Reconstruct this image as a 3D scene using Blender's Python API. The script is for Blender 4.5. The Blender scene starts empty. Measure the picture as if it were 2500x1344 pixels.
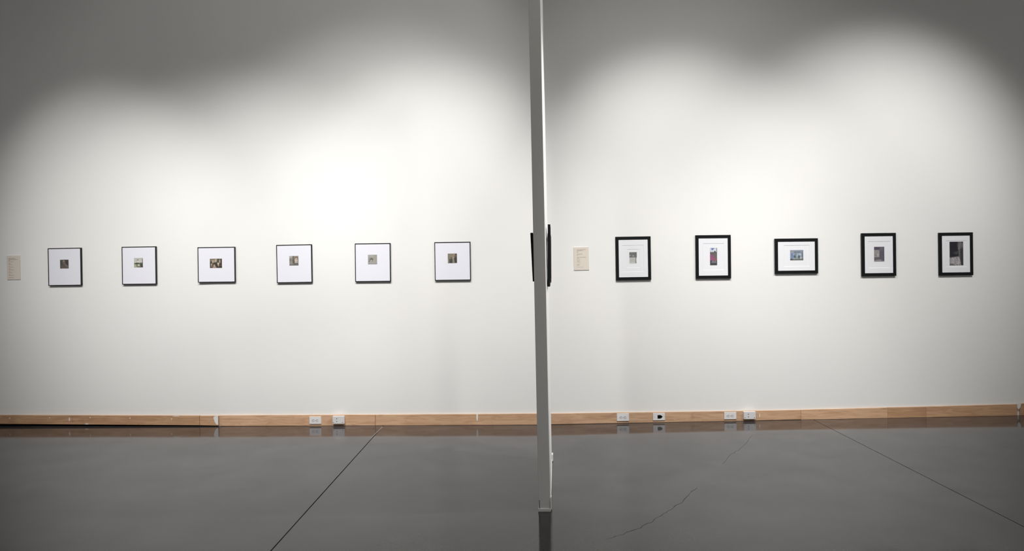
import bpy, bmesh, math, random
from mathutils import Matrix, Vector

# ------------------------------------------------------------------ camera, world, lights, exposure
SC = bpy.context.scene
C = SC.collection
W, H_PX, F_PX = 2500, 1344, 1750.0
EYE = 1.44
ROLL, PITCH = 0.0168, math.atan((664 - 672) / 1750.0)
CAM = Vector((0, 0, EYE))
FWD = Vector((0, math.cos(PITCH), math.sin(PITCH)))
UP0 = Vector((0, -math.sin(PITCH), math.cos(PITCH)))
X_AX = Vector((1, 0, 0))
RIGHT = math.cos(ROLL) * X_AX - math.sin(ROLL) * UP0
UP = math.sin(ROLL) * X_AX + math.cos(ROLL) * UP0

cam_data = bpy.data.cameras.new('camera')
cam_data.sensor_fit = 'HORIZONTAL'
cam_data.sensor_width = 36.0
cam_data.lens = 36.0 * F_PX / W
cam = bpy.data.objects.new('camera', cam_data)
m = Matrix((RIGHT, UP, -FWD)).transposed().to_4x4()
m.translation = CAM
cam.matrix_world = m
C.objects.link(cam)
SC.camera = cam

SC.view_settings.view_transform = 'Standard'
SC.view_settings.look = 'None'
SC.view_settings.exposure = 0.0
SC.view_settings.gamma = 1.0
SC.view_settings.use_curve_mapping = False

world = bpy.data.worlds.new('gallery_ambient')
SC.world = world
world.use_nodes = True
bg = world.node_tree.nodes['Background']
bg.inputs['Color'].default_value = (1.0, 0.985, 0.955, 1)
bg.inputs['Strength'].default_value = 0.285


def spot(name, loc, target, watts, size_deg, blend, colour=(1.0, 0.98, 0.945), radius=0.12):
    d = bpy.data.lights.new(name, 'SPOT')
    d.energy = watts * 0.975
    d.spot_size = math.radians(size_deg)
    d.spot_blend = blend
    d.color = colour
    d.shadow_soft_size = radius
    o = bpy.data.objects.new(name, d)
    o.location = loc
    o.rotation_euler = (Vector(target) - Vector(loc)).to_track_quat('-Z', 'Y').to_euler()
    C.objects.link(o)
    return o


# ceiling track spots washing the wall and the panel, plus two added wide fills (all above the frame)
spot('wash_spot', (-4.800, 3.480, 4.500), (-3.957, 6.8, 1.967), 385.3, 42.3, 0.99)
spot('wash_spot', (-2.787, 3.300, 4.549), (-2.686, 6.8, 0.635), 606.4, 66.7, 1.00)
spot('wash_spot', (-1.257, 3.300, 5.300), (-1.275, 6.8, 0.989), 527.1, 62.4, 1.00)
spot('wash_spot', (-0.095, 3.300, 4.500), (-0.856, 6.8, 1.989), 355.7, 43.6, 1.00)
spot('wash_spot', (0.991, 4.265, 4.500), (1.746, 6.8, 1.405), 340.8, 64.2, 0.90)
spot('wash_spot', (1.659, 3.300, 4.500), (1.443, 6.8, -1.000), 441.3, 62.4, 1.00)
spot('wash_spot', (4.155, 3.571, 4.671), (3.405, 6.8, 1.726), 579.8, 55.8, 1.00)
spot('wash_spot', (-0.773, 3.321, 4.569), (-1.843, 6.8, 3.200), 83.7, 71.0, 0.50)  # added wide fill for soft spill on the upper wall, no lamp of the room
spot('wash_spot', (1.735, 3.844, 4.607), (1.172, 6.8, -1.000), 127.7, 130.0, 1.00)  # added very wide fill for general spill, no lamp of the room
spot('wash_spot', (3.000, 4.261, 4.625), (0.164, 5.0, 1.737), 558.9, 33.4, 0.50)

# ------------------------------------------------------------------ helpers


def ray(px, py):
    return FWD + (px - W / 2) / F_PX * RIGHT - (py - H_PX / 2) / F_PX * UP


def on_floor(px, py):
    d = ray(px, py)
    return CAM + d * (EYE / -d.z)


def srgb(r, g, b):
    def f(c):
        c /= 255.0
        return c / 12.92 if c <= 0.04045 else ((c + 0.055) / 1.055) ** 2.4
    return (f(r), f(g), f(b), 1.0)


class Plane:
    """A vertical wall facet: origin on the floor, u along the wall, n towards the room."""

    def __init__(self, a, b):
        self.a = Vector((a.x, a.y, 0))
        self.b = Vector((b.x, b.y, 0))
        self.u = (self.b - self.a).normalized()
        self.n = Vector((self.u.y, -self.u.x, 0))
        self.len = (self.b - self.a).length

    def hit(self, px, py, off=0.0):
        d = ray(px, py)
        t = ((self.a - CAM).dot(self.n) + off) / d.dot(self.n)
        p = CAM + d * t
        return (p - self.a).dot(self.u), p.z          # (along, height)

    def pt(self, s, z, off=0.0):
        return self.a + self.u * s + self.n * off + Vector((0, 0, z))

    def mat(self, s, z, off=0.0, tilt=0.0):
        """local x = along the wall, local y = up, local z = out into the room."""
        zz = Vector((0, 0, 1))
        ca, sa = math.cos(tilt), math.sin(tilt)
        x = self.u * ca + zz * sa
        y = zz * ca - self.u * sa
        mm = Matrix((x, y, self.n)).transposed().to_4x4()
        mm.translation = self.pt(s, z, off)
        return mm


def new_mesh(name, verts, faces, mat=None, parent=None, smooth=False):
    me = bpy.data.meshes.new(name)
    me.from_pydata([tuple(v) for v in verts], [], faces)
    me.update()
    bm = bmesh.new()
    bm.from_mesh(me)
    bmesh.ops.recalc_face_normals(bm, faces=bm.faces)
    bm.to_mesh(me)
    bm.free()
    if smooth:
        for p in me.polygons:
            p.use_smooth = True
    o = bpy.data.objects.new(name, me)
    if mat:
        me.materials.append(mat)
    C.objects.link(o)
    if parent:
        o.parent = parent
    return o


def box_mesh(name, x0, x1, y0, y1, z0, z1, mat=None, parent=None, bevel=0.0, segs=1):
    bm = bmesh.new()
    vs = [bm.verts.new((x, y, z)) for z in (z0, z1) for y in (y0, y1) for x in (x0, x1)]
    for f in ((0, 2, 3, 1), (4, 5, 7, 6), (0, 1, 5, 4), (2, 6, 7, 3), (0, 4, 6, 2), (1, 3, 7, 5)):
        bm.faces.new([vs[i] for i in f])
    if bevel > 0:
        bmesh.ops.bevel(bm, geom=list(bm.edges), offset=bevel, segments=segs, affect='EDGES', profile=0.6)
    bmesh.ops.recalc_face_normals(bm, faces=bm.faces)
    me = bpy.data.meshes.new(name)
    bm.to_mesh(me)
    bm.free()
    o = bpy.data.objects.new(name, me)
    if mat:
        me.materials.append(mat)
    C.objects.link(o)
    if parent:
        o.parent = parent
    return o


def poly_prism(name, pts, z0, z1, mat, parent=None):
    n = len(pts)
    v = [(p[0], p[1], z0) for p in pts] + [(p[0], p[1], z1) for p in pts]
    f = [list(range(n))[::-1], list(range(n, 2 * n))] + [[i, (i + 1) % n, n + (i + 1) % n, n + i] for i in range(n)]
    return new_mesh(name, v, f, mat, parent)


def empty(name, mw, label, cat, group=None):
    o = bpy.data.objects.new(name, None)
    o.empty_display_size = 0.05
    C.objects.link(o)
    o.matrix_world = mw
    o['label'] = label
    o['category'] = cat
    if group:
        o['group'] = group
    return o


def structure(o):
    o['kind'] = 'structure'
    return o


# ------------------------------------------------------------------ materials


def principled(name, col, rough=0.6, spec=0.5):
    mt = bpy.data.materials.new(name)
    mt.use_nodes = True
    b = mt.node_tree.nodes['Principled BSDF']
    b.inputs['Base Color'].default_value = col
    b.inputs['Roughness'].default_value = rough
    b.inputs['Specular IOR Level'].default_value = spec
    return mt, mt.node_tree, b


def plain(name, col, rough=0.6, spec=0.5, var=0.04, scale=60.0):
    """Procedural: a colour with a slight noise variation."""
    mt, nt, b = principled(name, col, rough, spec)
    tc = nt.nodes.new('ShaderNodeTexCoord')
    nz = nt.nodes.new('ShaderNodeTexNoise')
    nz.inputs['Scale'].default_value = scale
    nz.inputs['Detail'].default_value = 3
    mr = nt.nodes.new('ShaderNodeMapRange')
    mr.inputs['To Min'].default_value = 1 - var
    mr.inputs['To Max'].default_value = 1 + var
    hs = nt.nodes.new('ShaderNodeHueSaturation')
    hs.inputs['Color'].default_value = col
    nt.links.new(tc.outputs['Object'], nz.inputs['Vector'])
    nt.links.new(nz.outputs['Fac'], mr.inputs['Value'])
    nt.links.new(mr.outputs['Result'], hs.inputs['Value'])
    nt.links.new(hs.outputs['Color'], b.inputs['Base Color'])
    return mt


def wall_material():
    mt, nt, b = principled('wall_paint', (0.82, 0.815, 0.80, 1), 0.75, 0.25)
    tc = nt.nodes.new('ShaderNodeTexCoord')
    nz = nt.nodes.new('ShaderNodeTexNoise')
    nz.inputs['Scale'].default_value = 1.3
    nz.inputs['Detail'].default_value = 5
    cr = nt.nodes.new('ShaderNodeValToRGB')
    cr.color_ramp.elements[0].position = 0.3
    cr.color_ramp.elements[0].color = (0.800, 0.805, 0.800, 1)
    cr.color_ramp.elements[1].position = 0.7
    cr.color_ramp.elements[1].color = (0.835, 0.830, 0.818, 1)
    fine = nt.nodes.new('ShaderNodeTexNoise')
    fine.inputs['Scale'].default_value = 260
    bump = nt.nodes.new('ShaderNodeBump')
    bump.inputs['Strength'].default_value = 0.03
    bump.inputs['Distance'].default_value = 0.002
    L = nt.links.new
    L(tc.outputs['Object'], nz.inputs['Vector'])
    L(tc.outputs['Object'], fine.inputs['Vector'])
    L(nz.outputs['Fac'], cr.inputs['Fac'])
    L(cr.outputs['Color'], b.inputs['Base Color'])
    L(fine.outputs['Fac'], bump.inputs['Height'])
    L(bump.outputs['Normal'], b.inputs['Normal'])
    return mt


def floor_material():
    mt, nt, b = principled('polished_concrete', (0.05, 0.045, 0.042, 1), 0.1, 0.5)
    b.inputs['IOR'].default_value = 1.325
    tc = nt.nodes.new('ShaderNodeTexCoord')
    big = nt.nodes.new('ShaderNodeTexNoise')
    big.inputs['Scale'].default_value = 2.6
    big.inputs['Detail'].default_value = 8
    big.inputs['Roughness'].default_value = 0.62
    cr = nt.nodes.new('ShaderNodeValToRGB')
    cr.color_ramp.elements[0].position = 0.30
    cr.color_ramp.elements[0].color = (0.027, 0.0252, 0.0270, 1)
    cr.color_ramp.elements[1].position = 0.72
    cr.color_ramp.elements[1].color = (0.064, 0.0590, 0.0620, 1)
    wav = nt.nodes.new('ShaderNodeTexNoise')
    wav.inputs['Scale'].default_value = 3.5
    wav.inputs['Detail'].default_value = 2
    fine = nt.nodes.new('ShaderNodeTexNoise')
    fine.inputs['Scale'].default_value = 38
    fine.inputs['Detail'].default_value = 6
    rr = nt.nodes.new('ShaderNodeMapRange')
    rr.inputs['To Min'].default_value = 0.075
    rr.inputs['To Max'].default_value = 0.095
    bump = nt.nodes.new('ShaderNodeBump')
    bump.inputs['Strength'].default_value = 0.10
    bump.inputs['Distance'].default_value = 0.004
    L = nt.links.new
    for n in (big, wav, fine):
        L(tc.outputs['Object'], n.inputs['Vector'])
    grit = nt.nodes.new('ShaderNodeTexNoise')
    grit.inputs['Scale'].default_value = 55
    grit.inputs['Detail'].default_value = 5
    gm = nt.nodes.new('ShaderNodeMapRange')
    gm.inputs['From Min'].default_value = 0.25
    gm.inputs['From Max'].default_value = 0.75
    gm.inputs['To Min'].default_value = 0.87
    gm.inputs['To Max'].default_value = 1.13
    hv = nt.nodes.new('ShaderNodeHueSaturation')
    L(tc.outputs['Object'], grit.inputs['Vector'])
    L(grit.outputs['Fac'], gm.inputs['Value'])
    L(gm.outputs['Result'], hv.inputs['Value'])
    L(big.outputs['Fac'], cr.inputs['Fac'])
    L(cr.outputs['Color'], hv.inputs['Color'])
    L(hv.outputs['Color'], b.inputs['Base Color'])
    L(fine.outputs['Fac'], rr.inputs['Value'])
    L(rr.outputs['Result'], b.inputs['Roughness'])
    L(wav.outputs['Fac'], bump.inputs['Height'])
    L(bump.outputs['Normal'], b.inputs['Normal'])
    return mt


def wood_material(name, c0, c1, seed, paint_end=False):
    mt, nt, b = principled(name, c1, 0.45, 0.4)
    tc = nt.nodes.new('ShaderNodeTexCoord')
    mp = nt.nodes.new('ShaderNodeMapping')
    mp.inputs['Location'].default_value = (seed * 3.7, seed * 1.3, 0)
    mp.inputs['Scale'].default_value = (1.6, 14, 14)
    nz = nt.nodes.new('ShaderNodeTexNoise')
    nz.inputs['Scale'].default_value = 2.2
    nz.inputs['Detail'].default_value = 7
    nz.inputs['Distortion'].default_value = 1.2
    cr = nt.nodes.new('ShaderNodeValToRGB')
    cr.color_ramp.elements[0].position = 0.28
    cr.color_ramp.elements[0].color = c0
    cr.color_ramp.elements[1].position = 0.62
    cr.color_ramp.elements[1].color = c1
    L = nt.links.new
    L(tc.outputs['Object'], mp.inputs['Vector'])
    L(mp.outputs['Vector'], nz.inputs['Vector'])
    L(nz.outputs['Fac'], cr.inputs['Fac'])
    # darker knots and figure
    mp2 = nt.nodes.new('ShaderNodeMapping')
    mp2.inputs['Location'].default_value = (seed * 2.1, seed * 0.7, 0)
    mp2.inputs['Scale'].default_value = (3.0, 6.0, 6.0)
    kn = nt.nodes.new('ShaderNodeTexNoise')
    kn.inputs['Scale'].default_value = 1.4
    kn.inputs['Detail'].default_value = 4
    kn.inputs['Distortion'].default_value = 2.0
    kr = nt.nodes.new('ShaderNodeMapRange')
    kr.inputs['From Min'].default_value = 0.60
    kr.inputs['From Max'].default_value = 0.78
    kr.inputs['To Min'].default_value = 0.0
    kr.inputs['To Max'].default_value = 0.55
    mx = nt.nodes.new('ShaderNodeMix')
    mx.data_type = 'RGBA'
    mx.inputs['B'].default_value = (c0[0] * 0.62, c0[1] * 0.58, c0[2] * 0.55, 1)
    L(tc.outputs['Object'], mp2.inputs['Vector'])
    L(mp2.outputs['Vector'], kn.inputs['Vector'])
    L(kn.outputs['Fac'], kr.inputs['Value'])
    L(kr.outputs['Result'], mx.inputs['Factor'])
    L(cr.outputs['Color'], mx.inputs['A'])
    L(mx.outputs['Result'], b.inputs['Base Color'])
    return mt


def print_material():
    mt, nt, b = principled('printed_picture', (0.5, 0.5, 0.5, 1), 0.55, 0.3)
    at = nt.nodes.new('ShaderNodeAttribute')
    at.attribute_name = 'ink'
    nt.links.new(at.outputs['Color'], b.inputs['Base Color'])
    return mt


M_WALL = wall_material()
M_FLOOR = floor_material()
M_CEIL = plain('ceiling_paint', (0.35, 0.35, 0.34, 1), 0.9, 0.1)
M_PANEL = plain('panel_paint', (0.885, 0.88, 0.86, 1), 0.7, 0.2, 0.02, 20)
M_JOINT = plain('joint_filler', (0.012, 0.011, 0.011, 1), 0.9, 0.05)
M_CRACK = plain('crack_dirt', (0.02, 0.018, 0.018, 1), 0.9, 0.05)
M_BLACK_METAL = plain('black_metal', (0.012, 0.014, 0.013, 1), 0.5, 0.2)
M_BLACK_WOOD = plain('black_wood', (0.006, 0.007, 0.008, 1), 0.5, 0.16)
M_MAT_COOL = plain('cool_white_mount', (0.78, 0.785, 0.86, 1), 0.7, 0.2, 0.01)
M_MAT_WHITE = plain('white_mat_board', (0.78, 0.79, 0.83, 1), 0.8, 0.1, 0.01)
M_BEVEL = plain('mat_core', (0.9, 0.9, 0.9, 1), 0.8, 0.1, 0.01)
M_LABEL = plain('cream_card', (0.71, 0.655, 0.585, 1), 0.8, 0.1, 0.02)
M_INK = plain('faded_ink', (0.42, 0.34, 0.29, 1), 0.9, 0.05)
M_PLASTIC = plain('white_plastic', (0.78, 0.77, 0.78, 1), 0.35, 0.5, 0.01)
M_PLASTIC2 = plain('white_plastic_face', (0.70, 0.69, 0.71, 1), 0.4, 0.4, 0.01)
M_SLOT = plain('dark_slot', (0.12, 0.115, 0.115, 1), 0.8, 0.1)
M_BLACK = plain('black_opening', (0.004, 0.004, 0.004, 1), 0.9, 0.05)
M_STEEL = plain('steel_wire', (0.25, 0.24, 0.23, 1), 0.35, 0.5)
M_CARD = plain('brown_backing', (0.62, 0.55, 0.50, 1), 0.9, 0.1)
M_WHITE_DRIP = plain('white_paint_drip', (0.80, 0.80, 0.79, 1), 0.6, 0.3)
M_FILLER = plain('pale_filler', (0.28, 0.25, 0.23, 1), 0.8, 0.1)
M_PRINT = print_material()

# ------------------------------------------------------------------ the room
# floor line of the wall, read off the photograph
Pk = [on_floor(0, 1038.8), on_floor(533, 1039.1), on_floor(1328, 1035.4), on_floor(2500, 1012.6)]
dl = (Pk[0] - Pk[1]).normalized()
dr = (Pk[3] - Pk[2]).normalized()
A0 = Pk[1] + dl * 4.6
A3 = Pk[2] + dr * 7.2
PL_L = Plane(A0, Pk[1])
PL_M = Plane(Pk[1], Pk[2])
PL_R = Plane(Pk[2], A3)
WALL_H = 5.4


def facet(px):
    return PL_L if px < 470 else (PL_M if px < 1328 else PL_R)


def wall(name, pl, z0=-0.02):
    t = 0.16
    v = [pl.pt(0, 0), pl.pt(pl.len, 0), pl.pt(pl.len, 0, -t), pl.pt(0, 0, -t)]
    return structure(poly_prism(name, v, z0, WALL_H, M_WALL))


wall('wall_back_left', PL_L, 0.03)
wall('wall_back_middle', PL_M)
wall('wall_back_right', PL_R)

# floor: concrete slabs parted by two saw-cut joints
J1a, J1b = on_floor(935, 1039.5), on_floor(661, 1344)
J2a, J2b = on_floor(2012, 1037), on_floor(2500, 1285)
FX0, FX1, FY0 = -9.0, 9.0, -4.0
floor = structure(new_mesh('floor', [(FX0, FY0, -0.012), (FX1, FY0, -0.012), (FX1, 8.2, -0.012), (FX0, 8.2, -0.012)],
                           [[0, 1, 2, 3]], M_JOINT))


def line_x(a, b, y):
    t = (y - a.y) / (b.y - a.y)
    return a.x + t * (b.x - a.x)


BACK = 6.98          # slabs run under the wall


def slab(pts):
    bm = bmesh.new()
    vs = [bm.verts.new((p[0], p[1], 0)) for p in pts]
    f = bm.faces.new(vs)
    r = bmesh.ops.extrude_face_region(bm, geom=[f])
    for e in r['geom']:
        if isinstance(e, bmesh.types.BMVert):
            e.co.z = -0.010
    bmesh.ops.recalc_face_normals(bm, faces=bm.faces)
    me = bpy.data.meshes.new('concrete_slab')
    bm.to_mesh(me)
    bm.free()
    me.materials.append(M_FLOOR)
    o = bpy.data.objects.new('concrete_slab', me)
    C.objects.link(o)
    o.parent = floor


g = 0.0028
y_j1, y_j2 = FY0, FY0
x_back1, x_front1 = line_x(J1a, J1b, BACK + 0.6), line_x(J1a, J1b, FY0)
x_back2, x_front2 = line_x(J2a, J2b, BACK + 0.6), line_x(J2a, J2b, FY0)
n1, n2 = g * 1.3, g * 1.0
x_front2c = min(x_front2, FX1)
y_at_edge = J2a.y + (FX1 - J2a.x) / (J2b.x - J2a.x) * (J2b.y - J2a.y)
slab([(FX0, FY0), (x_front1 - n1, FY0), (x_back1 - n1, BACK + 0.6), (FX0, BACK + 0.6)])
if x_front2 > FX1:
    slab([(x_front1 + n1, FY0), (FX1, FY0), (FX1, y_at_edge - n2), (x_back2 - n2, BACK + 0.6), (x_back1 + n1, BACK + 0.6)])
    slab([(FX1, y_at_edge + n2), (FX1, BACK + 0.6), (x_back2 + n2, BACK + 0.6)])
else:
    slab([(x_front1 + n1, FY0), (x_front2 - n2, FY0), (x_back2 - n2, BACK + 0.6), (x_back1 + n1, BACK + 0.6)])
    slab([(x_front2 + n2, FY0), (FX1, FY0), (FX1, BACK + 0.6), (x_back2 + n2, BACK + 0.6)])


def crack(pts, w0):
    random.seed(len(pts))
    P = [on_floor(*p) for p in pts]
    fine = []
    for a, b in zip(P, P[1:]):
        k = 7
        for i in range(k):
            t = i / k
            q = a.lerp(b, t)
            q = q + Vector((random.uniform(-1, 1), random.uniform(-1, 1), 0)) * 0.008
            fine.append(q)
    fine.append(P[-1])
    v, f = [], []
    for i, q in enumerate(fine):
        d = (fine[min(i + 1, len(fine) - 1)] - fine[max(i - 1, 0)]).normalized()
        nn = Vector((-d.y, d.x, 0))
        ww = w0 * (0.5 + random.random()) * (0.25 if i in (0, len(fine) - 1) else 1)
        v += [q + nn * ww + Vector((0, 0, 0.0004)), q - nn * ww + Vector((0, 0, 0.0004))]
        if i:
            f.append([2 * i - 2, 2 * i - 1, 2 * i + 1, 2 * i])
    new_mesh('floor_crack', v, f, M_CRACK, floor)


crack([(1838, 1060), (1808, 1095), (1782, 1109), (1764, 1132)], 0.0007)
crack([(1703, 1187), (1675, 1215), (1648, 1236), (1610, 1260), (1570, 1284), (1535, 1298), (1480, 1317)], 0.0010)

JF = [on_floor(934.5, 1040.5), on_floor(905.5, 1069)]
jd = (JF[1] - JF[0]).normalized()
jn = Vector((-jd.y, jd.x, 0)) * 0.004
new_mesh('pale_filler', [JF[0] + jn + Vector((0, 0, .0006)), JF[0] - jn + Vector((0, 0, .0006)), JF[1] - jn * .8 + Vector((0, 0, .0006)), JF[1] + jn * .8 + Vector((0, 0, .0006))],
         [[0, 1, 2, 3]], M_FILLER, floor)

structure(box_mesh('ceiling', FX0, FX1, FY0, 8.0, WALL_H, WALL_H + 0.1, M_CEIL))

# ------------------------------------------------------------------ baseboards, board by board
W_A = [wood_material('maple_board_a', srgb(184, 144, 112), srgb(212, 175, 143), 1),
       wood_material('maple_board_b', srgb(178, 138, 105), srgb(206, 166, 132), 2),
       wood_material('maple_board_c', srgb(190, 149, 116), srgb(217, 179, 147), 3),
       wood_material('maple_board_d', srgb(168, 129, 97), srgb(199, 159, 124), 4),
       wood_material('maple_board_e', srgb(180, 144, 113), srgb(208, 173, 142), 5)]
bases = {}
for nm in ('left', 'middle', 'right'):
    e = bpy.data.objects.new('baseboard_' + nm, None)
    e.empty_display_size = 0.05
    C.objects.link(e)
    e['kind'] = 'structure'
    bases[nm] = e
bases['left'].matrix_world = PL_L.mat(0, 0)
bases['middle'].matrix_world = PL_M.mat(0, 0)
bases['right'].matrix_world = PL_R.mat(0, 0)
BT = 0.016
box_mesh('gap_shade_filler', 0, PL_L.len, 0.0005, 0.035, -0.12, -0.07, M_JOINT, bases['left'])  # added black filler behind the boards, so the gap below them reads as shade


def board(side, pl, px0, px1, yt0, yt1, yb0, yb1, mat, thick=BT, skew=0.0):
    """One board: its corners read off the photograph, brought onto the wall facet."""
    s0, zt0 = pl.hit(px0, yt0, thick)
    s1, zt1 = pl.hit(px1, yt1, thick)
    _, zb0 = pl.hit(px0, yb0, thick)
    _, zb1 = pl.hit(px1, yb1, thick)
    zb0, zb1 = max(zb0, 0.0008), max(zb1, 0.0008)
    pts = [(s0, zb0), (s1, zb1), (s1 + skew, zt1), (s0 + skew * 0, zt0)]
    c = thick
    e = 0.0012
    inner = [(s0 + e, zb0 + e), (s1 - e, zb1 + e), (s1 + skew - e, zt1 - e), (s0 + e, zt0 - e)]
    v = [(x, y, 0) for x, y in pts] + [(x, y, c - e) for x, y in pts] + [(x, y, c) for x, y in inner]
    f = [[3, 2, 1, 0], [8, 9, 10, 11]]
    for i in range(4):
        j = (i + 1) % 4
        f.append([i, j, 4 + j, 4 + i])
        f.append([4 + i, 4 + j, 8 + j, 8 + i])
    return new_mesh('board', v, f, mat, bases[side])


board('left', PL_L, -420, 486.6, 1012.0, 1014.3, 1031.4, 1037.4, W_A[3], 0.024)
board('left', PL_L, 487.6, 532.5, 1014.6, 1014.6, 1037.6, 1038.3, W_A[1], 0.022)
board('middle', PL_M, 535.5, 915.6, 1013.3, 1011.8, 1039.3, 1038.8, W_A[2])
board('middle', PL_M, 916.4, 1326, 1011.8, 1009.0, 1038.8, 1035.9, W_A[0])
board('right', PL_R, 1328.5, 1831, 1009.3, 1002.3, 1035.5, 1026.3, W_A[4])
board('right', PL_R, 1831.5, 1955, 1002.3, 1000.2, 1026.0, 1023.2, W_A[0])
board('right', PL_R, 1955.5, 2167, 1000.0, 994.3, 1026.0, 1021.3, W_A[2], BT, 0.0)
board('right', PL_R, 2167.4, 2261, 994.3, 992.2, 1021, 1019.0, W_A[3])
board('right', PL_R, 2261.4, 2483.5, 992.2, 986.0, 1019.0, 1014.6, W_A[1])
board('right', PL_R, 2490.5, 3000, 984.6, 970.6, 1014, 1002, W_A[3])


def drip(side, pl, pts, off):
    q = [pl.hit(px, py, off) for px, py in pts]
    poly_prism('paint_drip', q, off - 0.0005, off + 0.0012, M_WHITE_DRIP, bases[side])


drip('middle', PL_M, [(1163, 1010), (1167, 1010), (1166.6, 1024), (1164.6, 1027.5), (1163.2, 1022)], BT)
drip('left', PL_L, [(521, 1018), (526, 1015), (532.5, 1015), (532.5, 1036.5), (528, 1035), (524, 1028)], 0.022)
drip('right', PL_R, [(2483.3, 984.5), (2493, 984.5), (2491, 993), (2487, 999.5), (2483.6, 994)], BT)
drip('right', PL_R, [(1853.8, 1010), (1855.4, 1008.5), (1855.6, 1017), (1854, 1017)], BT)

for (px, py, rx, ry) in ((24, 1020, 1.6, 1.3), (121, 1019, 1.0, 1.2), (169.5, 1023, 1.3, 5.0), (220, 1018.6, 1.2, 1.6), (212, 1034.2, 4.5, 1.2),
                         (317.5, 1020, 1.0, 2.0), (419, 1022, 1.4, 1.4), (430, 1014.9, 9, 0.8)):
    drip('left', PL_L, [(px + rx * math.cos(k * .785), py + ry * math.sin(k * .785)) for k in range(8)], 0.024)

# ------------------------------------------------------------------ printed pictures
rnd = random.Random(7)


def paint(w, h, bgcol, ops, n=34, grain=6):
    """A little picture as ink values on a grid; ops in 0..1 picture coordinates, y downwards."""
    nx, ny = n, max(8, int(round(n * h / w)))
    v, f, cols = [], [], []
    for j in range(ny + 1):
        for i in range(nx + 1):
            x, y = i / nx, j / ny
            c = list(bgcol(x, y)) if callable(bgcol) else list(bgcol)
            for op in ops:
                k = op[0]
                if k == 'r':
                    _, x0, y0, x1, y1, col, s = op
                    a = min(x - x0, x1 - x, y - y0, y1 - y)
                elif k == 'e':
                    _, cx, cy, rx, ry, col, s = op
                    a = (1 - math.hypot((x - cx) / rx, (y - cy) / ry)) * min(rx, ry)
                elif k == 'p':
                    _, pts, col, s = op
                    inside, dist = False, 9.0
                    for (xa, ya), (xb, yb) in zip(pts, pts[1:] + pts[:1]):
                        if (ya > y) != (yb > y) and x < (xb - xa) * (y - ya) / (yb - ya) + xa:
                            inside = not inside
                        L2 = (xb - xa) ** 2 + (yb - ya) ** 2 or 1e-9
                        t = max(0, min(1, ((x - xa) * (xb - xa) + (y - ya) * (yb - ya)) / L2))
                        dist = min(dist, math.hypot(x - xa - t * (xb - xa), y - ya - t * (yb - ya)))
                    a = dist if inside else -dist
                elif k == 'n':
                    _, x0, y0, x1, y1, amp = op
                    if x0 <= x <= x1 and y0 <= y <= y1:
                        d = rnd.uniform(-amp, amp)
                        c = [q + d for q in c]
                    continue
                al = max(0.0, min(1.0, 0.5 + a / (2 * s)))
                c = [c[q] * (1 - al) + col[q] * al for q in range(3)]
            d = rnd.uniform(-grain, grain)
            g3 = sum(c) / 3
            c = [g3 + (q - g3) * 0.88 for q in c]
            cols.append(tuple(0.84 * q for q in srgb(*[max(3, min(250, q + d)) for q in c])[:3]) + (1.0,))
            v.append(((x - 0.5) * w, (0.5 - y) * h, 0.0012))
    for j in range(ny):
        for i in range(nx):
            a = j * (nx + 1) + i
            f.append([a, a + nx + 1, a + nx + 2, a + 1])
    # rim down to the mount
    ring = [i for i in range(nx + 1)] + [j * (nx + 1) + nx for j in range(1, ny + 1)] + \
           [ny * (nx + 1) + i for i in range(nx - 1, -1, -1)] + [j * (nx + 1) for j in range(ny - 1, 0, -1)]
    base = len(v)
    for r in ring:
        v.append((v[r][0], v[r][1], 0.0))
        cols.append(cols[r])
    for q in range(len(ring)):
        q2 = (q + 1) % len(ring)
        f.append([ring[q], ring[q2], base + q2, base + q])
    me = bpy.data.meshes.new('print')
    me.from_pydata(v, [], f)
    me.update()
    at = me.attributes.new('ink', 'FLOAT_COLOR', 'POINT')
    for i, c in enumerate(cols):
        at.data[i].color = c
    me.materials.append(M_PRINT)
    return me


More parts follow.
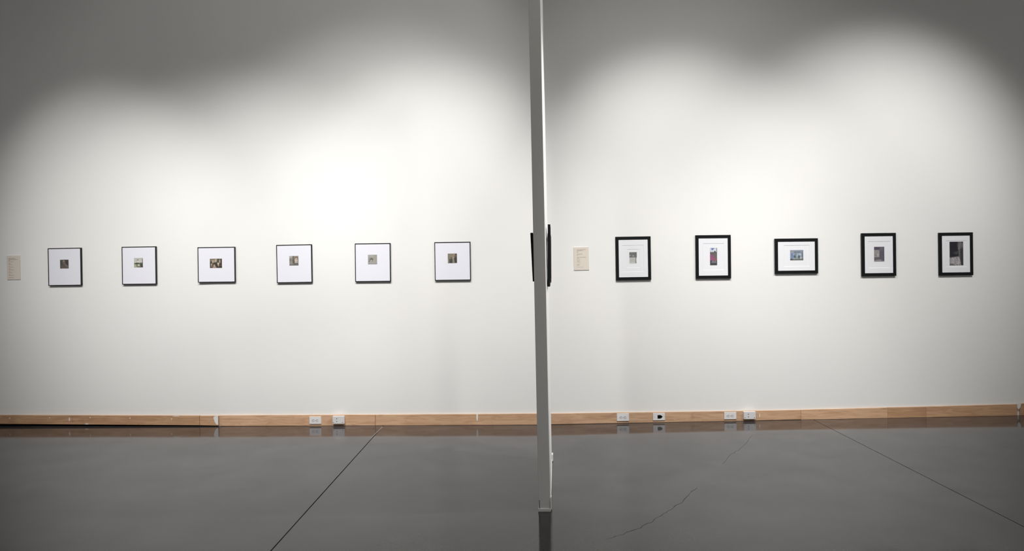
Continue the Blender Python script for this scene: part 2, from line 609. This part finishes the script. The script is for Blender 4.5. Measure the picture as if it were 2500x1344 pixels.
S = 0.03
ART = {
    'a': ((78, 76, 70), [('r', 0, 0, .22, 1, (84, 90, 80), .05), ('r', .75, 0, 1, .6, (76, 68, 72), .08),
                         ('e', .45, .30, .25, .30, (70, 60, 56), .06), ('e', .44, .29, .17, .22, (142, 132, 122), .06),
                         ('e', .44, .14, .06, .05, (180, 172, 160), .06), ('r', .32, .25, .56, .30, (100, 92, 84), .04),
                         ('e', .42, .42, .12, .10, (116, 100, 88), .06), ('e', .45, .95, .42, .42, (106, 92, 86), .08),
                         ('p', [(.45, .45), (.62, .45), (1.0, .78), (.92, .95), (.6, .65)], (128, 116, 110), .06)]),
    'b': ((205, 205, 196), [('r', 0, 0, 1, .06, (186, 186, 180), .03), ('p', [(.2, .34), (.42, .2), (.7, .3), (.74, .36), (.42, .28)], (140, 142, 136), .05),
                            ('e', .43, .22, .06, .06, (112, 114, 108), .06), ('e', .55, .36, .25, .1, (222, 216, 208), .06),
                            ('p', [(0, .58), (.3, .5), (.5, .52), (.72, .6), (.72, .68), (0, .68)], (78, 82, 62), .05),
                            ('r', .68, .52, 1, 1, (74, 78, 68), .07), ('r', .93, .1, 1, .6, (110, 108, 104), .04),
                            ('r', 0, .68, .3, 1, (176, 180, 152), .05), ('r', .30, .62, .38, .95, (76, 78, 58), .03),
                            ('e', .52, .76, .11, .08, (214, 212, 196), .04), ('r', .38, .84, .75, .9, (104, 102, 72), .03),
                            ('r', .4, .9, .75, .95, (176, 174, 144), .03), ('r', .4, .95, 1, 1, (60, 60, 46), .03),
                            ('e', .92, .9, .07, .08, (110, 72, 68), .05)]),
    'c': ((66, 58, 46), [('r', 0, 0, .62, .3, (150, 136, 110), .12), ('r', .62, 0, 1, .2, (92, 84, 70), .08),
                         ('e', .50, .13, .07, .08, (206, 192, 160), .04), ('e', .24, .34, .05, .15, (214, 204, 186), .03),
                         ('e', .38, .32, .09, .12, (176, 162, 138), .06), ('e', .5, .3, .05, .12, (206, 196, 172), .04),
                         ('r', .93, .1, 1, .8, (96, 64, 52), .04), ('e', .82, .30, .055, .2, (196, 184, 170), .03),
                         ('e', .46, .62, .12, .22, (72, 68, 54), .05), ('e', .69, .54, .07, .12, (232, 212, 190), .03),
                         ('p', [(.64, .58), (.76, .58), (.73, .85), (.69, .85)], (206, 186, 166), .03),
                         ('e', .14, .62, .06, .11, (206, 184, 160), .03), ('e', .14, .78, .06, .12, (168, 138, 114), .04),
                         ('r', 0, .4, .04, 1, (52, 78, 80), .03), ('e', .36, .74, .07, .11, (208, 190, 176), .03),
                         ('p', [(.26, .85), (.46, .8), (.56, 1), (.2, 1)], (196, 156, 146), .04), ('e', .88, .74, .05, .05, (104, 104, 112), .04)]),
    'd': ((150, 144, 136), [('r', 0, 0, .35, .2, (184, 180, 174), .08), ('e', .1, .42, .1, .1, (122, 118, 114), .06),
                            ('r', .38, 0, .5, .8, (96, 92, 82), .06), ('e', .47, .62, .07, .2, (90, 90, 76), .05),
                            ('r', .55, 0, 1, .26, (150, 144, 116), .08), ('e', .78, .42, .24, .3, (118, 102, 88), .06),
                            ('e', .76, .45, .17, .23, (216, 200, 188), .04), ('r', .70, .36, .92, .41, (150, 130, 120), .03),
                            ('e', .82, .6, .07, .05, (146, 128, 116), .03), ('e', .71, .68, .06, .07, (232, 222, 212), .03),
                            ('e', .88, .66, .05, .05, (220, 210, 200), .03), ('r', .5, .76, 1, .9, (112, 100, 98), .05),
                            ('r', 0, .93, 1, 1, (84, 78, 78), .03), ('n', 0, 0, .36, .9, 14)]),
    'e': ((172, 172, 167), [('r', 0, 0, 1, .08, (164, 164, 164), .03), ('r', .08, .1, .6, .18, (192, 193, 186), .03),
                            ('r', .1, .2, .5, .26, (156, 158, 154), .04), ('r', .62, .12, .95, .85, (170, 166, 158), .04),
                            ('e', .36, .50, .22, .16, (128, 124, 112), .08), ('e', .42, .45, .1, .07, (92, 88, 82), .05),
                            ('e', .38, .62, .06, .1, (208, 204, 188), .03), ('e', .44, .68, .04, .05, (126, 108, 98), .03),
                            ('e', .14, .70, .05, .06, (98, 98, 94), .04), ('e', .68, .66, .05, .14, (188, 174, 168), .05),
                            ('r', 0, .9, 1, 1, (160, 160, 160), .04)]),
    'f': ((132, 122, 104), [('r', 0, 0, .1, 1, (120, 120, 110), .04), ('e', .4, .25, .35, .25, (144, 134, 116), .15),
                            ('r', .8, 0, 1, .2, (84, 72, 48), .08), ('r', .66, .3, 1, 1, (72, 72, 60), .06),
                            ('r', .17, .6, .52, 1, (66, 66, 58), .04), ('e', .40, .48, .07, .1, (98, 86, 74), .04),
                            ('e', .34, .78, .1, .1, (90, 92, 84), .05),
                            ('p', [(.68, .04), (.8, .04), (.62, .34), (.56, .3)], (176, 160, 126), .04),
                            ('p', [(.5, .36), (.62, .3), (.78, .36), (.66, .5), (.74, 1), (.52, 1), (.52, .6)], (170, 154, 146), .04),
                            ('r', .58, .6, .62, 1, (124, 110, 106), .03), ('r', .02, .6, .14, .95, (142, 144, 132), .04)]),
    'g': ((226, 226, 226), [('r', 0, 0, 1, .48, (120, 120, 120), .015), ('r', .0, 0, .06, .48, (98, 100, 102), .03), ('r', .9, 0, 1, .48, (100, 102, 106), .05),
                            ('e', .12, .30, .06, .05, (184, 184, 182), .04), ('e', .52, .33, .1, .04, (196, 196, 192), .03),
                            ('r', .0, .5, .76, .93, (194, 193, 189), .04), ('r', .80, .48, .91, .93, (128, 128, 118), .03), ('e', .86, .92, .07, .03, (100, 100, 92), .03),
                            ('r', .65, .08, .82, .12, (96, 100, 102), .03), ('r', .6, .2, .82, .24, (104, 108, 112), .03)]),
    'h': ((88, 88, 92), [('r', 0, 0, .94, .24, (216, 224, 236), .02), ('p', [(.16, 0), (.66, 0), (.5, .08), (.32, .14), (.2, .1)], (104, 120, 190), .03),
                         ('r', .92, 0, 1, .6, (84, 90, 96), .03), ('r', .6, .18, .8, .3, (62, 64, 68), .02), ('r', .1, .25, .9, .34, (104, 104, 98), .03),
                         ('r', .35, .32, .95, .7, (110, 106, 102), .04), ('p', [(0, .3), (.2, .36), (.56, .5), (.92, .7), (.92, .74), (0, .74)], (156, 86, 128), .03),
                         ('p', [(.45, .6), (.7, .56), (.92, .7), (.92, .74), (.4, .74)], (166, 90, 104), .05),
                         ('r', 0, .73, 1, .9, (68, 68, 80), .02), ('e', .4, .765, .1, .02, (190, 182, 190), .02), ('e', .73, .765, .1, .02, (190, 182, 190), .02),
                         ('r', .2, .815, .88, .85, (176, 172, 182), .02), ('r', 0, .93, 1, 1, (66, 70, 66), .03)]),
    'i': ((138, 152, 170), [('r', 0, 0, 1, .15, (144, 156, 174), .04), ('r', 0, .12, .3, .24, (164, 166, 168), .05), ('r', .28, .17, .74, .25, (104, 110, 124), .03),
                            ('r', 0, .25, .3, .85, (146, 164, 198), .05), ('r', .11, .3, .17, .88, (88, 108, 156), .03), ('e', .34, .65, .09, .13, (82, 98, 100), .05),
                            ('r', .42, .35, .46, .8, (96, 108, 116), .02), ('e', .53, .55, .06, .25, (172, 186, 204), .04), ('e', .76, .45, .15, .13, (172, 192, 208), .06),
                            ('e', .68, .68, .08, .14, (66, 82, 94), .05), ('r', .88, .25, .93, .9, (82, 96, 110), .03), ('e', .81, .76, .08, .1, (204, 196, 190), .05),
                            ('e', .36, .86, .12, .06, (176, 180, 160), .05), ('r', 0, .9, 1, 1, (92, 98, 84), .05), ('e', .08, .92, .1, .06, (80, 70, 56), .04), ('n', 0, .3, 1, 1, 16)]),
    'j': ((98, 94, 106), [('r', 0, 0, .52, .22, (86, 78, 96), .06), ('p', [(.52, .2), (.7, .02), (.95, .02), (.95, .2), (.6, .3)], (108, 106, 118), .08),
                          ('r', .9, .0, 1, 1, (84, 92, 98), .05), ('r', 0, .21, .49, .70, (156, 152, 152), .03), ('r', .46, .26, .5, .68, (182, 178, 182), .02),
                          ('r', 0, .66, .47, .70, (178, 172, 172), .02), ('e', .2, .57, .1, .05, (130, 126, 126), .05), ('e', .33, .55, .07, .06, (190, 186, 186), .04),
                          ('r', 0, .72, .45, .86, (106, 98, 102), .05), ('p', [(0, .93), (.3, .88), (.6, .86), (.75, .94), (1, .96), (1, 1), (0, 1)], (154, 152, 160), .03)]),
    'k': ((38, 36, 46), [('p', [(.22, .45), (.4, .43), (.68, .37), (.68, .5), (.5, .54), (.36, .52)], (72, 74, 74), .04),
                         ('r', .66, .0, 1, 1, (62, 58, 60), .04), ('e', .74, .14, .15, .16, (116, 114, 114), .06), ('r', .86, .05, 1, .25, (112, 106, 108), .06),
                         ('e', .70, .28, .07, .08, (130, 128, 126), .05), ('r', .67, .32, .78, .66, (104, 104, 102), .03),
                         ('p', [(0, .67), (.68, .62), (.76, .7), (.84, 1), (0, 1)], (168, 162, 166), .03), ('e', .1, .97, .14, .04, (84, 82, 82), .04),
                         ('n', 0, .66, .82, 1, 46), ('n', .62, 0, .85, .66, 26)]),
}

# ------------------------------------------------------------------ framed pictures


def rails(root, w, h, face, depth, mat, lip=0.003):
    """Four mitred rails: outer w x h, face width, front at z = depth."""
    x, y = w / 2, h / 2
    xi, yi = x - face, y - face
    b = 0.0012
    for k in range(4):
        if k == 0:
            o0, o1, i0, i1, nn = (-x, y), (x, y), (-xi, yi), (xi, yi), (0, -1)
        elif k == 1:
            o0, o1, i0, i1, nn = (x, y), (x, -y), (xi, yi), (xi, -yi), (-1, 0)
        elif k == 2:
            o0, o1, i0, i1, nn = (x, -y), (-x, -y), (xi, -yi), (-xi, -yi), (0, 1)
        else:
            o0, o1, i0, i1, nn = (-x, -y), (-x, y), (-xi, -yi), (-xi, yi), (1, 0)

        def prof(o, i):
            f = b / face
            q0 = (o[0] + (i[0] - o[0]) * f, o[1] + (i[1] - o[1]) * f)
            q1 = (i[0] - (i[0] - o[0]) * f, i[1] - (i[1] - o[1]) * f)
            return [(o[0], o[1], 0), (o[0], o[1], depth - b), (q0[0], q0[1], depth), (q1[0], q1[1], depth),
                    (i[0], i[1], depth - b), (i[0], i[1], 0)]
        v = prof(o0, i0) + prof(o1, i1)
        f = [[j, (j + 1) % 6, 6 + (j + 1) % 6, 6 + j] for j in range(6)] + [[5, 4, 3, 2, 1, 0], [6, 7, 8, 9, 10, 11]]
        new_mesh('frame_rail', v, f, mat, root)


def mat_window(name, root, w, h, x0, x1, y0, y1, z0, z1, mat):
    """A mat board with a bevelled window (hole x0..x1, y0..y1)."""
    bv = (z1 - z0) * 1.2
    out = [(-w / 2, -h / 2), (w / 2, -h / 2), (w / 2, h / 2), (-w / 2, h / 2)]
    top = [(x0 - bv, y0 - bv), (x1 + bv, y0 - bv), (x1 + bv, y1 + bv), (x0 - bv, y1 + bv)]
    bot = [(x0, y0), (x1, y0), (x1, y1), (x0, y1)]
    v = [(p[0], p[1], z1) for p in out] + [(p[0], p[1], z1) for p in top] + [(p[0], p[1], z0) for p in bot] + [(p[0], p[1], z0) for p in out]
    f = []
    for i in range(4):
        j = (i + 1) % 4
        f += [[i, j, 4 + j, 4 + i], [4 + i, 4 + j, 8 + j, 8 + i], [8 + i, 8 + j, 12 + j, 12 + i], [12 + i, 12 + j, j, i]]
    o = new_mesh(name, v, f, mat, root)
    o.data.materials.append(M_BEVEL)
    return o


def fit(pl, tl, tr, bl, br, off):
    q = [pl.hit(*p, off) for p in (tl, tr, bl, br)]
    cs = sum(p[0] for p in q) / 4
    cz = sum(p[1] for p in q) / 4
    w = ((q[1][0] - q[0][0]) + (q[3][0] - q[2][0])) / 2
    h = ((q[0][1] - q[2][1]) + (q[1][1] - q[3][1])) / 2
    tilt = ((q[1][1] - q[0][1]) / w + (q[3][1] - q[2][1]) / w) / 2
    return cs, cz, w, h, max(-0.006, min(0.006, tilt))


THIN, THICK = 0.021, 0.018
GAP = 0.0025


def thin_picture(tl, tr, bl, br, pr, art, label):
    pl = facet((tl[0] + tr[0]) / 2)
    cs, cz, w, h, tilt = fit(pl, tl, tr, bl, br, THIN + GAP)
    root = empty('framed_picture', pl.mat(cs, cz, GAP, tilt), label, 'picture', 'thin-framed pictures on the wall')
    rails(root, w, h, 0.0068, THIN, M_BLACK_METAL)
    box_mesh('backing_board', -w / 2 + .001, w / 2 - .001, -h / 2 + .001, h / 2 - .001, 0.001, 0.006, M_CARD, root)
    box_mesh('mount_board', -w / 2 + .003, w / 2 - .003, -h / 2 + .003, h / 2 - .003, 0.0062, 0.0165, M_MAT_COOL, root)
    s0, z1 = pl.hit(pr[0], pr[1], 0.0165 + GAP)
    s1, z0 = pl.hit(pr[2], pr[3], 0.0165 + GAP)
    zt = pl.hit(pr[2], pr[1], 0.0165 + GAP)[1]
    zb = pl.hit(pr[0], pr[3], 0.0165 + GAP)[1]
    pw, ph = s1 - s0, ((z1 - zb) + (zt - z0)) / 2
    o = bpy.data.objects.new('print', paint(pw, ph, ART[art][0], ART[art][1]))
    C.objects.link(o)
    o.parent = root
    o.location = ((s0 + s1) / 2 - cs, (z1 + z0) / 2 - cz, 0.0167)
    return root


LEFT_ROW = [
    ((116, 605.4), (196.8, 604.3), (117.9, 697.3), (198.2, 695.8), (146.7, 633.5, 167.7, 654.7), 'a',
     'thin black framed picture with a small brown portrait in a hood, beside the cream card'),
    ((296.4, 602.0), (379.8, 600.9), (298.0, 694.2), (381.2, 693.0), (327.2, 629.2, 349.1, 652.2), 'b',
     'thin black framed picture with a small pale landscape of trees and a domed roof'),
    ((482.0, 603.0), (573.0, 601.9), (482.8, 689.2), (574.0, 688.2), (512.4, 631.0, 542.1, 653.5), 'c',
     'thin black framed picture with a small wide print of several pale faces'),
    ((674.3, 597.4), (760.6, 595.8), (675.6, 690.3), (761.8, 688.9), (706.3, 624.3, 728.8, 647.4), 'd',
     'thin black framed picture with a small print of one pale face beside grey stone'),
    ((866.3, 593.9), (953.0, 592.8), (866.9, 687.4), (953.3, 686.6), (898.1, 621.3, 920.8, 644.5), 'e',
     'thin black framed picture with a faint light grey small print'),
    ((1060, 590.7), (1147.8, 589.5), (1062.0, 684.6), (1149.6, 683.3), (1093.1, 618.5, 1115.8, 641.7), 'f',
     'thin black framed picture with a small brown print split by a pale forked shape'),
]
for a in LEFT_ROW:
    thin_picture(*a)


def thick_picture(tl, tr, bl, br, pr, win, win2, art, label):
    pl = facet((tl[0] + tr[0]) / 2)
    cs, cz, w, h, tilt = fit(pl, tl, tr, bl, br, THICK + GAP)
    root = empty('framed_picture', pl.mat(cs, cz, GAP, tilt), label, 'picture', 'thick black framed pictures on the wall')
    rails(root, w, h, 0.0285, THICK, M_BLACK_WOOD)
    z_mount = 0.0112
    box_mesh('backing_board', -w / 2 + .004, w / 2 - .004, -h / 2 + .004, h / 2 - .004, 0.001, z_mount, M_MAT_WHITE, root)

    def rect(r, off):
        s0, z1 = pl.hit(r[0], (r[1]), off + GAP)
        s1, z0 = pl.hit(r[2], (r[3]), off + GAP)
        zt = pl.hit(r[2], r[1], off + GAP)[1]
        zb = pl.hit(r[0], r[3], off + GAP)[1]
        return s0 - cs, s1 - cs, (z0 + zb) / 2 - cz, (z1 + zt) / 2 - cz
    top = 0.0144 if win2 else 0.0134
    if win2:
        mid = 0.0128
        x0, x1, y0, y1 = rect(win2, mid)
        mat_window('mat_board', root, w - .03, h - .03, x0, x1, y0, y1, z_mount + .0002, mid, M_MAT_WHITE)
        x0, x1, y0, y1 = rect(win, top)
        mat_window('mat_board', root, w - .03, h - .03, x0, x1, y0, y1, mid + .0002, top, M_MAT_WHITE)
    else:
        x0, x1, y0, y1 = rect(win, top)
        mat_window('mat_board', root, w - .03, h - .03, x0, x1, y0, y1, z_mount + .0002, top, M_MAT_WHITE)
    x0, x1, y0, y1 = rect(pr, z_mount)
    o = bpy.data.objects.new('print', paint(x1 - x0, y1 - y0, ART[art][0], ART[art][1], n=30))
    C.objects.link(o)
    o.parent = root
    o.location = ((x0 + x1) / 2, (y0 + y1) / 2, z_mount + 0.0002)
    return root


RIGHT_ROW = [
    ((1502.4, 577.7), (1588.5, 576.3), (1504.5, 684), (1590, 682.6), (1536.3, 615, 1554.8, 642.6),
     (1519, 598.4, 1572, 662.6), (1531.5, 608.6, 1562, 652.6), 'g',
     'thick black framed picture with a small half dark, half pale print in double mat'),
    ((1698.2, 573.8), (1784.2, 572.9), (1699.2, 680), (1785, 679), (1733.1, 604.8, 1750.8, 646.8),
     (1716.5, 594.2, 1767.5, 658.2), None, 'h',
     'thick black framed picture with a tall narrow print in magenta, grey and blue'),
    ((1891.8, 582.2), (1997, 581), (1892.8, 667.9), (1997.6, 666.7), (1928.8, 609.9, 1961.3, 634.7),
     (1914, 598.6, 1976.5, 649.4), None, 'i',
     'thick black framed picture hung sideways with a wide bluish print'),
    ((2103.7, 568.9), (2188, 567.9), (2104.8, 674), (2188, 672.8), (2133.8, 602, 2159, 637.8),
     (2120, 589.2, 2173, 653.0), None, 'j',
     'thick black framed picture with a dim purple grey print of a bright window'),
    ((2292.4, 567.8), (2375.6, 566.5), (2293.7, 672.2), (2376.5, 671.2), (2317.9, 589.5, 2351.8, 647.2),
     (2310, 587.4, 2360, 650.5), None, 'k',
     'thick black framed picture with a tall near-black print of a tree trunk and pale ground'),
]
for a in RIGHT_ROW:
    thick_picture(*a)

# ------------------------------------------------------------------ cream cards


def card(tl, tr, bl, br, lines, label):
    t = 0.006
    pl = facet((tl[0] + tr[0]) / 2)
    cs, cz, w, h, tilt = fit(pl, tl, tr, bl, br, t)
    root = empty('wall_card', pl.mat(cs, cz, 0, tilt), label, 'sign')
    box_mesh('card', -w / 2, w / 2, -h / 2, h / 2, 0.0002, t, M_LABEL, root, 0.0006)
    for (yy, x0, x1, th) in lines:
        # each line of (unreadable) print is broken into words
        x = x0
        v, f = [], []
        rr = random.Random(int(yy * 1000))
        while x < x1 - 0.005:
            wl = min(rr.uniform(0.05, 0.16), x1 - x)
            k = len(v)
            for (a, b) in ((x, yy), (x + wl, yy), (x + wl, yy + th), (x, yy + th)):
                v.append(((a - .5) * w, (.5 - b) * h, t + 0.0003))
            f.append([k + 3, k + 2, k + 1, k])
            x += wl + 0.02
        o = new_mesh('text_line', v, f, M_INK, root)
    return root


card((16, 623.6), (48.6, 623.0), (16.8, 682.6), (49.4, 681.8),
     [(.11, .15, .62, .022), (.155, .15, .82, .022), (.20, .15, .26, .02), (.25, .15, .50, .016), (.325, .16, .27, .022), (.365, .16, .40, .014),
      (.43, .16, .26, .018), (.475, .16, .50, .014), (.54, .16, .26, .018), (.58, .16, .50, .018), (.66, .16, .28, .018), (.70, .16, .42, .016),
      (.78, .16, .26, .016), (.81, .16, .52, .016), (.90, .15, .50, .016)],
     'cream text card on the wall beside the picture of a brown hooded portrait')
card((1399.6, 603.2), (1436.6, 602.4), (1401.8, 659.6), (1438.3, 658.4),
     [(.10, .22, .80, .022), (.145, .22, .62, .022), (.19, .22, .31, .016), (.22, .22, .31, .016), (.29, .22, .58, .024), (.34, .22, .32, .016),
      (.43, .22, .80, .022), (.475, .22, .31, .016), (.515, .22, .40, .014), (.58, .22, .40, .024), (.64, .22, .44, .018), (.725, .22, .40, .022),
      (.78, .22, .36, .020), (.865, .22, .60, .012)],
     'cream text card on the wall between the display panel and the double-matted picture')

# ------------------------------------------------------------------ outlets on the baseboard


def disc(name, r, z0, z1, mat, parent, loc=(0, 0), n=16, flat=None):
    pts = []
    for i in range(n):
        a = 2 * math.pi * i / n
        x, y = r * math.cos(a), r * math.sin(a)
        if flat:
            y = max(-flat, min(flat, y))
        pts.append((loc[0] + x, loc[1] + y))
    return poly_prism(name, pts, z0, z1, mat, parent)


def plate_root(name, pl, x0, y0, x1, y1, off, label, cat, group):
    s0, zt = pl.hit(x0, y0, off)
    s1, zb = pl.hit(x1, y1, off)
    s0b, zb2 = pl.hit(x0, y1, off)
    s1b, zt2 = pl.hit(x1, y0, off)
    w, h = s1 - s0, ((zt - zb2) + (zt2 - zb)) / 2
    root = empty(name, pl.mat((s0 + s1) / 2, (zt + zb + zb2 + zt2) / 4, BT), label, cat, group)
    return root, w, h


def outlet(x0, y0, x1, y1, label):
    pl = facet(x0)
    root, w, h = plate_root('power_outlet', pl, x0, y0, x1, y1, BT + 0.007, label, 'outlet', 'power outlets on the baseboard')
    box_mesh('cover_plate', -w / 2, w / 2, -h / 2, h / 2, 0.0002, 0.0072, M_PLASTIC, root, 0.0028, 2)
    for sx in (-1, 1):
        cx = sx * w * 0.17
        so = disc('socket', 0.0172, 0.0070, 0.0086, M_PLASTIC2, root, (cx, 0), 24, 0.0145)
        box_mesh('slot', cx - .001, cx + .006, .0045, .0085, 0.0085, 0.0089, M_SLOT, so)
        box_mesh('slot', cx - .001, cx + .005, -.0085, -.0055, 0.0085, 0.0089, M_SLOT, so)
        disc('ground_hole', 0.0033, 0.0085, 0.0089, M_SLOT, so, (cx - .0085, -.001), 10)
    disc('screw', 0.0028, 0.0070, 0.0080, M_STEEL, root, (0, 0), 10)


outlet(755.0, 1016.2, 784.1, 1034.4, 'white power outlet on the baseboard under the thin-framed pictures')
outlet(1506.0, 1008.4, 1535.9, 1027.2, 'white power outlet on the baseboard beside the plate with a black opening')
outlet(1768.0, 1005.0, 1798.0, 1022.9, 'white power outlet on the baseboard beside a data box, under the thick-framed pictures')


def jack_plate(x0, y0, x1, y1):
    pl = facet(x0)
    root, w, h = plate_root('jack_plate', pl, x0, y0, x1, y1, BT + 0.007,
                            'white cover plate with a black pointed opening, on the baseboard', 'outlet', None)
    box_mesh('cover_plate', -w / 2, w / 2, -h / 2, h / 2, 0.0002, 0.0072, M_PLASTIC, root, 0.0028, 2)
    hx, hy = w, h
    pts = [(-.12, -.25), (.12, -.25), (.19, -.19), (.30, -.02), (.30, .03), (.19, .18), (.12, .23), (-.12, .23)]
    poly_prism('opening', [(a * hx, b * hy) for a, b in pts], 0.0070, 0.0076, M_BLACK, root)
    for xx in (-.36, .40):
        disc('screw', 0.0026, 0.0070, 0.0079, M_STEEL, root, (xx * w, 0), 10)


jack_plate(1594.0, 1007.6, 1623.6, 1025.6)


def data_box(x0, y0, x1, y1, label):
    pl = facet(x0)
    d = 0.030
    root, w, h = plate_root('data_box', pl, x0, y0, x1, y1, BT + d, label, 'data box', 'surface data boxes on the baseboard')
    box_mesh('box_body', -w / 2, w / 2, -h / 2, h / 2, 0.0003, d - 0.004, M_PLASTIC, root, 0.0015)
    box_mesh('lid', -w / 2, w / 2, -h / 2, h / 2, d - 0.0042, d, M_PLASTIC2, root, 0.0018, 2)
    for yy in (.18, -.17):
        j = disc('jack', 0.0062, d - 0.0005, d + 0.0008, M_PLASTIC, root, (-.13 * w, yy * h), 16)
        disc('jack_opening', 0.0042, d + 0.0006, d + 0.0011, M_BLACK, j, (-.13 * w, yy * h), 12)
    for xx in (-.42, .38):
        box_mesh('latch', xx * w - .004, xx * w + .004, -.36 * h, -.28 * h, d - .0004, d + .0006, M_SLOT, root)


data_box(811.6, 1015.3, 840.0, 1034.0, 'white surface data box with two dark jacks under the thin-framed pictures')
data_box(1816.4, 1004.4, 1845.4, 1022.4, 'white surface data box with two dark jacks under the thick-framed pictures')

# ------------------------------------------------------------------ freestanding display panel
near_r = on_floor(1344.6, 1248.0)
near_l = on_floor(1314.6, 1248.4)
d_near, d_far = near_r.y, 5.49
thick = near_r.x - near_l.x
far_px_offset = 5.2
far_x = near_r.x * 0 + ((near_r.x / d_near) + far_px_offset / F_PX) * d_far
ang = math.atan2(far_x - near_r.x, d_far - d_near)
PLEN = math.hypot(far_x - near_r.x, d_far - d_near)
LEAN = 0.0034        # the panel stands slightly out of plumb, top towards the thin-framed side
PH = 3.75
# local: x across (right face at +t/2), y along the panel away from the camera, z up
mid = (near_l + near_r) / 2
pm = Matrix.Translation((mid.x, d_near, 0)) @ Matrix.Rotation(-ang, 4, 'Z') @ Matrix.Rotation(-LEAN, 4, 'Y')
panel = empty('display_panel', pm, 'tall freestanding off-white display panel standing end-on on the concrete floor', 'partition')
T = thick
box_mesh('panel_body', -T / 2 + .0015, T / 2 - .0015, 0.001, PLEN, 0.018, PH, M_PANEL, panel, 0.0015)
box_mesh('base_plate', -T / 2 - .001, T / 2 + .001, -0.003, PLEN + .002, 0.0006, 0.019, M_PANEL, panel, 0.001)
poly_prism('foot_bracket', [(T / 2 - .001, -.003), (T / 2 + .0065, .03), (T / 2 + .0065, .06), (T / 2 - .001, .06)], 0.008, 0.082, M_PLASTIC, panel)
box_mesh('foot_bracket', T / 2 - .001, T / 2 + .009, PLEN - .07, PLEN - .004, 0.006, 0.055, M_PLASTIC, panel, 0.0015)
box_mesh('end_seam', -T / 2 + .0065, -T / 2 + .0085, -0.0006, 0.0014, 0.020, 0.070, M_JOINT, panel)


def panel_picture(side, y_near, width, zc, h, gap_b, gap_t, depth, label, hardware=False):
    """A thick black framed picture hung on a face of the panel, leaning out at the top."""
    lean = math.atan2(gap_t - gap_b, h)
    yc = y_near + width / 2
    gap = (gap_b + gap_t) / 2
    if side > 0:
        base = Matrix(((0, 0, 1, T / 2 + gap), (1, 0, 0, yc), (0, 1, 0, zc), (0, 0, 0, 1)))
    else:
        base = Matrix(((0, 0, -1, -T / 2 - gap), (-1, 0, 0, yc), (0, 1, 0, zc), (0, 0, 0, 1)))
    mw = pm @ base @ Matrix.Rotation(lean, 4, 'X')
    root = empty('framed_picture', mw, label, 'picture', 'pictures hung on the display panel')
    rails(root, width, h, 0.0285, depth, M_BLACK_WOOD)
    box_mesh('backing_board', -width / 2 + .004, width / 2 - .004, -h / 2 + .004, h / 2 - .004, 0.001, 0.006, M_CARD, root)
    mat_window('mat_board', root, width - .03, h - .03, -width * .2, width * .2, -h * .2, h * .2, 0.009, 0.014, M_MAT_WHITE)
    o = bpy.data.objects.new('print', paint(width * .42, h * .42, (120, 118, 116), ART['j'][1], n=10))
    C.objects.link(o)
    o.parent = root
    o.location = (0, 0, 0.0066)
    if hardware:
        wy = h * .30
        v, f = [], []
        pts = [(-width / 2 + .03, wy - .02), (-width * .2, wy + .012), (0, wy + .03), (width * .2, wy + .012), (width / 2 - .03, wy - .02)]
        for i, (x, y) in enumerate(pts):
            for k in range(6):
                a = 2 * math.pi * k / 6
                v.append((x, y + .0012 * math.cos(a), -0.003 + .0012 * math.sin(a)))
            if i:
                for k in range(6):
                    f.append([6 * i - 6 + k, 6 * i - 6 + (k + 1) % 6, 6 * i + (k + 1) % 6, 6 * i + k])
        new_mesh('hanging_wire', v, f, M_STEEL, root)
        for sx in (-1, 1):
            box_mesh('ring_hanger', sx * (width / 2 - .022) - .006, sx * (width / 2 - .022) + .006, wy - .045, wy - .012,
                     -0.004, 0.0008, M_STEEL, root, 0.001)
        box_mesh('dust_paper', -width / 2 + .006, width / 2 - .006, -h * .2, h * .22, -0.0034, 0.0006, M_CARD, root)
    return root


def z_at(py, d):
    return EYE + (662.6 - py) * d / F_PX


dn = d_near
panel_picture(+1, 0.40, 0.33, z_at(623.4, dn + .40), 152.0 * (dn + .40) / F_PX, 0.002, 0.012, 0.0165,
              'taller black framed picture on the display panel face towards the thick-framed pictures', True)
panel_picture(+1, 0.80, 0.38, z_at(631.5, dn + .80), 117.5 * (dn + .80) / F_PX, 0.004, 0.009, 0.0185,
              'shorter black framed picture on the display panel, behind the taller frame')
panel_picture(-1, 0.30, 0.36, z_at(626.5, dn + .30), 119.0 * (dn + .30) / F_PX, 0.001, 0.0105, 0.0158,
              'black framed picture on the display panel face towards the thin-framed pictures')
